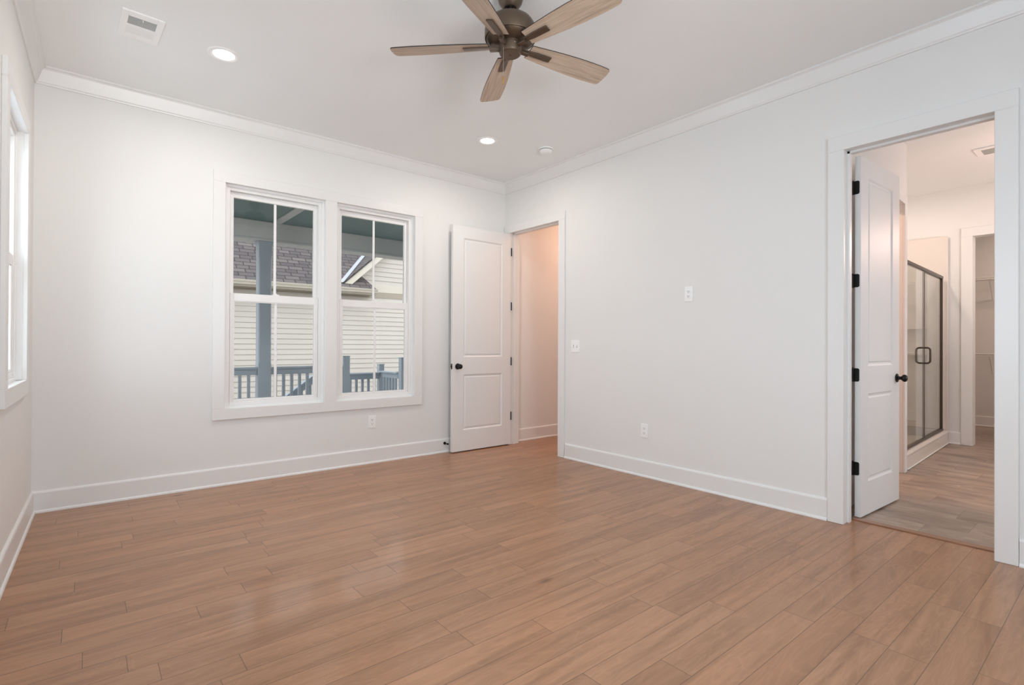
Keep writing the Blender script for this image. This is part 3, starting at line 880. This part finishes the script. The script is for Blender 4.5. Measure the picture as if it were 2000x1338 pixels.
def loop(s):
    p = []
    yy = GY - 0.003 + s * 0.004
    for y, z in ((0, 0.985), (0.030, 0.985), (0.046, 0.990), (0.055, 1.003), (0.057, 1.02), (0.057, 1.115), (0.055, 1.132), (0.046, 1.145), (0.030, 1.150), (0, 1.150)):
        p.append((hx, yy + s * y, z))
    return p
hd = MB().tube(loop(-1), 0.0095, 12).tube(loop(1), 0.0095, 12)
hd.build('pull_handle', M['showerbronze'], dr, smooth=True)

r = empty('exhaust_vent', (6.69, 0.93, H), 0, label='small white slotted vent on the bathroom ceiling', cat='air vent')
g = MB().box(-0.13, 0.13, -0.13, 0.13, -0.016, -0.0005, 0.008, seg=2)
g.build('cover', M['plastic'], r)
sl = MB()
for k in range(9):
    sl.box(-0.085 + k * 0.020, -0.076 + k * 0.020, -0.075, 0.075, -0.0175, -0.0155)
sl.build('slots', M['duct'], r)
for bx, by in ((6.5, 0.42), (7.5, -0.10)):
    d = bpy.data.lights.new('bathroom_globe_lamp', 'POINT')
    d.energy = 15; d.color = (1.0, 0.70, 0.585); d.shadow_soft_size = 0.10
    o = bpy.data.objects.new('bathroom_globe_lamp', d); C.objects.link(o); o.location = (bx, by, 2.30)
area('daylight_bathroom_window', (5.65, -1.55, 1.45), (rad(90), 0, 0), 1.4, 1.2, 22, DAY)
area('shower_lamp', (7.0, 1.95, 3.0), (0, 0, 0), 0.14, 0.14, 12, (1.0, 0.78, 0.66), shape='DISK')
area('closet_lamp', (9.2, 0.7, 2.98), (0, 0, 0), 0.2, 0.2, 14, (1.0, 0.74, 0.60), shape='DISK')
area('toilet_room_lamp', (5.0, 2.1, 2.98), (0, 0, 0), 0.15, 0.15, 20, HALL, shape='DISK')

# ------------------------------------------------------------------ porch
YO = YB + 0.16
MB().box(-3.0, 7.0, YO + 0.002, 6.98, -0.16, -0.04).build('porch_floor', M['deck'], kind='structure', label='grey porch deck outside the paired windows', cat='porch floor')
pc = MB().box(-3.0, 7.0, YO + 0.002, 7.25, 2.66, 2.78)
pc.build('porch_ceiling', M['porchceil'], kind='structure', label='teal painted porch ceiling seen through the window tops', cat='porch ceiling')
bt = MB()
for x in (-0.70, 1.84, 4.38):
    bt.box(x - 0.045, x + 0.045, YO + 0.01, 6.86, 2.642, 2.6595, 0.002)
bt.build('trim_11', M['porchbeam'], kind='structure', label='grey batten crossing the teal porch ceiling', cat='ceiling batten')
MB().box(-3.0, 7.0, 6.862, 7.09, 2.420, 2.6595, 0.003).box(-3.0, 7.0, 6.850, 6.8615, 2.420, 2.445, 0.002).build('porch_beam', M['porchbeam'], kind='structure', label='grey boxed beam across the front of the porch', cat='porch beam')
col = empty('porch_column', (1.7225, 6.945, -0.04), 0, label='blue-grey square porch column with chamfered corners', cat='column')
def oct_(h, c): return [(-h + c, -h), (h - c, -h), (h, -h + c), (h, h - c), (h - c, h), (-h + c, h), (-h, h - c), (-h, -h + c)]
def stack(rows):
    mb = MB()
    F = []
    rs = [[Vector((x, y, z)) for x, y in oct_(h, c)] for h, c, z in rows]
    for a, b in zip(rs[:-1], rs[1:]):
        for k in range(8): F.append([a[k], a[(k + 1) % 8], b[(k + 1) % 8], b[k]])
    F += [rs[0], rs[-1]]
    return mb.poly(F, recalc=True)
stack([(0.074, 0.002, 0.0), (0.074, 0.002, 0.945), (0.0735, 0.012, 0.985), (0.0735, 0.012, 2.250), (0.074, 0.002, 2.290), (0.074, 0.002, 2.4595)]).build('shaft', M['porch'], col)
MB().box(-0.088, 0.088, -0.088, 0.088, 2.425, 2.4595, 0.006).build('capital', M['porch'], col)

def railing(name, x0, x1, y, ztop, zbot, label, parent_rot=0.0, pitch=0.0975, deck=-0.04):
    """a straight rail run along x between x0 and x1 (own frame origin at x0)"""
    L = x1 - x0
    r = empty(name, (x0, y, deck), parent_rot, label=label, cat='railing', group='porch railings')
    zt, zb = ztop - deck, zbot - deck
    MB().box(0, L, -0.045, 0.045, zt - 0.028, zt, 0.004).build('cap_rail', M['porch'], r)
    MB().box(0, L, -0.019, 0.019, zt - 0.098, zt - 0.028, 0.002).build('top_rail', M['porch'], r)
    MB().box(0, L, -0.019, 0.019, zb, zb + 0.07, 0.002).build('bottom_rail', M['porch'], r)
    n = int(L / pitch)
    st = (L - (n - 1) * pitch) / 2
    for k in range(n):
        x = st + k * pitch
        MB().box(x - 0.0165, x + 0.0165, -0.0165, 0.0165, zb + 0.07, zt - 0.098).build('baluster', M['porch'], r)
    return r
railing('porch_railing', 0.10, 1.646, 6.94, 0.875, 0.05, 'blue-grey porch railing left of the column')
railing('porch_railing', 1.80, 2.708, 6.94, 0.875, 0.05, 'blue-grey porch railing between the column and the tall square post')
def post(x, y, z0, z1, h, label):
    p = MB().box(-h, h, -h, h, 0, z1 - z0 - 0.012, 0.003)
    p.box(-h - 0.004, h + 0.004, -h - 0.004, h + 0.004, z1 - z0 - 0.014, z1 - z0, 0.003)
    return p.build('railing_post', M['porch'], loc=(x, y, z0), label=label, cat='post', group='porch railing posts')
post(2.757, 6.925, -0.04, 1.003, 0.046, 'blue-grey square post where the porch railing stops at the steps')
LD = -0.20
MB().box(2.71, 3.75, 6.99, 7.80, -0.34, LD).build('porch_landing', M['deck'], kind='structure', label='lower landing of the porch steps', cat='landing')
railing('porch_railing', 2.78, 3.600, 7.70, 0.717, 0.00, 'blue-grey railing on the far side of the step landing', deck=LD)
post(3.645, 7.715, LD, 0.850, 0.043, 'blue-grey square post at the far corner of the step landing')
railing('porch_railing', 3.645, 4.225, 6.985, 0.745, 0.00, 'blue-grey railing running from the landing corner back to the house', parent_rot=0, deck=LD)
q = bpy.data.objects['porch_railing.003']
q.location = (3.640, 7.67, LD); q.rotation_euler = (0, 0, rad(-90))
post(3.640, 6.965, -0.04, 0.97, 0.046, 'blue-grey square post at the right end of the landing railing')
# stair rail running down from the landing towards the left
sr = empty('stair_railing', (2.70, 7.70, 0.80), 0, label='blue-grey sloping stair rail seen past the balusters', cat='railing')
sl_ = math.atan2(0.252, 0.342)
Mr = Matrix.Rotation(-sl_, 4, 'Y')
MB().box(-2.1, 0.0, -0.045, 0.045, -0.028, 0.0, 0.004, M=Mr).build('cap_rail', M['porch'], sr)
MB().box(-2.1, 0.0, -0.019, 0.019, -0.098, -0.028, 0.002, M=Mr).build('top_rail', M['porch'], sr)
MB().box(-2.6, -0.54, -0.022, 0.022, -0.86, -0.62, 0.002, M=Mr).build('stringer', M['porch'], sr)
for k in range(10):
    x = -0.16 - 0.12 * k
    z = x * math.tan(sl_)
    MB().box(x - 0.0165, x + 0.0165, -0.0165, 0.0165, z - 0.80, z - 0.09).build('baluster', M['porch'], sr)

# ------------------------------------------------------------------ neighbour's house
YN = 13.45
RT = 0.90                     # rise per metre of both roofs
XE, YE, ZE = 5.03, 13.0, 2.62 # eave corner where the two roofs meet
GXR = 8.6                     # gable ridge
house = empty('neighbor_house', (4.5, YN, -1.0), 0, label='cream lap-sided house with dark shingle roof beyond the porch', cat='house')
def at(o, x, y, z): return (x - 4.5, y - YN, z + 1.0)
HX0 = -4.0
def courses(mb, z0, z1, lim, e=0.127):
    """lap siding boards; lim(z) gives the x range"""
    z = z0
    F = []
    while z < z1 - 1e-6:
        zt = min(z + e, z1)
        a0, a1 = lim(z); b0, b1 = lim(zt)
        if a1 - a0 < 0.02: break
        y_b, y_t = -0.022, -0.004
        p = [at(0, a0, YN + y_b, z), at(0, a1, YN + y_b, z), at(0, b1, YN + y_t, zt), at(0, b0, YN + y_t, zt)]
        F.append(p)
        F.append([at(0, a0, YN + y_b, z), at(0, a0, YN, z), at(0, a1, YN, z), at(0, a1, YN + y_b, z)])
        z += e
    mb.poly(F)
mb = MB()
courses(mb, -1.0 + 0.0, 2.45, lambda z: (HX0, 12.0))
mb.build('siding', M['siding'], house)
mb = MB()
courses(mb, 2.78, 6.2, lambda z: (XE + 0.15 + max(0, (z - 2.62)) / RT, 2 * GXR - XE - 0.15 - max(0, z - 2.62) / RT))
mb.build('gable_siding', M['siding'], house)
MB().box(XE + 0.45 - 4.5, 12 - 4.5, -0.03, 0.0, 2.45 + 1.0 + 0.13, 2.78 + 1.0, 0.004).build('band_board', M['exttrim'], house)
MB().box(HX0 - 4.5, 12 - 4.5, -0.022, 0.0, 2.44 + 1, 2.60 + 1, 0.003).build('frieze_board', M['soffit'], house)
MB().box(HX0 - 4.5, 12 - 4.5, 0.002, 6.5, 0.0, 3.5).build('wall', M['exttrim'], house)
ph = math.atan(RT)
cp, sp = math.cos(ph), math.sin(ph)
def roof(name, pts, M4, mats, parent):
    mb = MB().prism(pts, -0.03, 0.0)
    o = mb.build(name, mats, parent)
    o.matrix_local = M4
    return o
# main roof: local x along the eave, local y up the slope
Mm = Matrix.Translation(at(0, 0, YE, ZE)) @ Matrix.Rotation(ph, 4, 'X')
xr_e, xr_t = 6.02, 5.76
roof('main_roof', [(HX0, 0), (xr_e, 0), (xr_t, 0.43 / cp), (xr_t, 0.60 / cp), (XE + 3.4, 3.4 / cp), (XE + 3.4, 4.4 / cp), (HX0, 4.4 / cp)], Mm, M['shingle'], house)
# little hip end of the return
MB().poly([[at(0, xr_e, YE, ZE), at(0, xr_e - 0.02, YN - 0.02, ZE - 0.0), at(0, xr_t, YE + 0.43, ZE + 0.43 * RT)]]).build('return_hip', M['shingle'], house)
# gable roof, left slope: local x up the slope (towards the ridge), local y away from the viewer
YG = 13.10
Mg = Matrix.Translation(at(0, XE, YG, ZE + 0.015)) @ Matrix(((cp, 0, -sp, 0), (0, 1, 0, 0), (sp, 0, cp, 0), (0, 0, 0, 1)))
# rotate the texture frame so that courses run along the eave: x along the eave, y up the slope
Mg2 = Matrix.Translation(at(0, XE, YG, ZE + 0.015)) @ Matrix(((0, cp, -sp, 0), (1, 0, 0, 0), (0, sp, cp, 0), (0, 0, 0, 1)))
run_l = (GXR - XE) / cp
o = roof('gable_roof', [(0, 0.02), (0, run_l), (5.5, run_l), (5.5, 0.9), (0.25, 0.02)], Mg2, M['shingle'], house)
Mg3 = Matrix.Translation(at(0, 2 * GXR - XE, YG, ZE + 0.015)) @ Matrix(((0, -cp, sp, 0), (1, 0, 0, 0), (0, sp, cp, 0), (0, 0, 0, 1)))
roof('gable_roof', [(0, 0.0), (5.5, 0.0), (5.5, run_l), (0, run_l)], Mg3, M['shingle'], house)
# rake boards under the gable edge, soffit behind
def slab_xz(mb, pts, y0, y1):
    lo = [at(0, x, y0, z) for x, z in pts]; hi = [at(0, x, y1, z) for x, z in pts]
    n = len(pts)
    mb.poly([lo, hi] + [[lo[i], lo[(i + 1) % n], hi[(i + 1) % n], hi[i]] for i in range(n)], recalc=True)
    return mb
def zr(x): return ZE + (x - XE) * RT - 0.028
mb = slab_xz(MB(), [(XE + 0.02, zr(XE + 0.02) - 0.20), (XE + 0.02, zr(XE + 0.02)), (GXR, zr(GXR)), (GXR, zr(GXR) - 0.20)], YG + 0.015, YG + 0.045)
mb.build('rake_board', M['exttrim'], house)
mb = slab_xz(MB(), [(XE + 0.02, zr(XE + 0.02) - 0.19), (XE + 0.02, zr(XE + 0.02) - 0.17), (GXR, zr(GXR) - 0.17), (GXR, zr(GXR) - 0.19)], YG + 0.045, YN + 0.01)
mb.build('rake_soffit', M['exttrim'], house)
# drip edge of the gable
mb = slab_xz(MB(), [(XE, zr(XE) - 0.004), (XE, zr(XE) + 0.022), (GXR, zr(GXR) + 0.022), (GXR, zr(GXR) - 0.004)], YG - 0.012, YG + 0.03)
mb.build('drip_edge', M['bladeedge'], house)
# valley flashing
va = MB()
P0, P1 = Vector((XE + 0.10, YE + 0.10, ZE + 0.10 * RT + 0.02)), Vector((XE + 3.3, YE + 3.3, ZE + 3.3 * RT + 0.02))
n_m = Vector((0, -sp, cp)); n_g = Vector((-sp, 0, cp))
dv = (P1 - P0).normalized()
um = -dv.cross(n_m); ug = dv.cross(n_g)
um = um if um.x < 0 else -um
ug = ug if ug.y < 0 else -ug
for u_, nn in ((um, n_m), (ug, n_g)):
    a, b = P0 + nn * 0.012, P1 + nn * 0.012
    va.poly([[at(0, *a), at(0, *b), at(0, *(b + u_ * 0.075)), at(0, *(a + u_ * 0.075))]])
va.build('valley_flashing', M['flashing'], house)
# gutter: ogee trough along the eave, and fascia and soffit behind
GP = [(0.0, 0.0), (-0.055, 0.0), (-0.075, 0.018), (-0.080, 0.045), (-0.100, 0.072), (-0.112, 0.108), (-0.106, 0.112), (-0.092, 0.108), (0.0, 0.108)]
mb = MB()
a = [at(0, HX0, YE + 0.02 + y, 2.50 + z) for y, z in GP]; b = [at(0, xr_e, YE + 0.02 + y, 2.50 + z) for y, z in GP]
n = len(GP)
mb.poly([[a[i], a[(i + 1) % n], b[(i + 1) % n], b[i]] for i in range(n)] + [a, b], recalc=True)
mb.build('gutter', M['gutter'], house)
MB().box(HX0 - 4.5, xr_e - 4.5, YE + 0.022 - YN, YE + 0.05 - YN, 2.47 + 1, 2.625 + 1).build('fascia', M['gutter'], house)
MB().box(HX0 - 4.5, xr_e - 4.5, YE + 0.05 - YN, -0.02, 2.47 + 1, 2.485 + 1).build('eave_soffit', M['soffit'], house)
MB().poly([[(-40, YO - 0.3, -1.0), (40, YO - 0.3, -1.0), (40, 60, -1.0), (-40, 60, -1.0)], [(-40, -40, -1.02), (40, -40, -1.02), (40, YO - 0.3, -1.02), (-40, YO - 0.3, -1.02)]]).build('ground', M['ground'], kind='structure', label='ground outside below the porch', cat='ground')
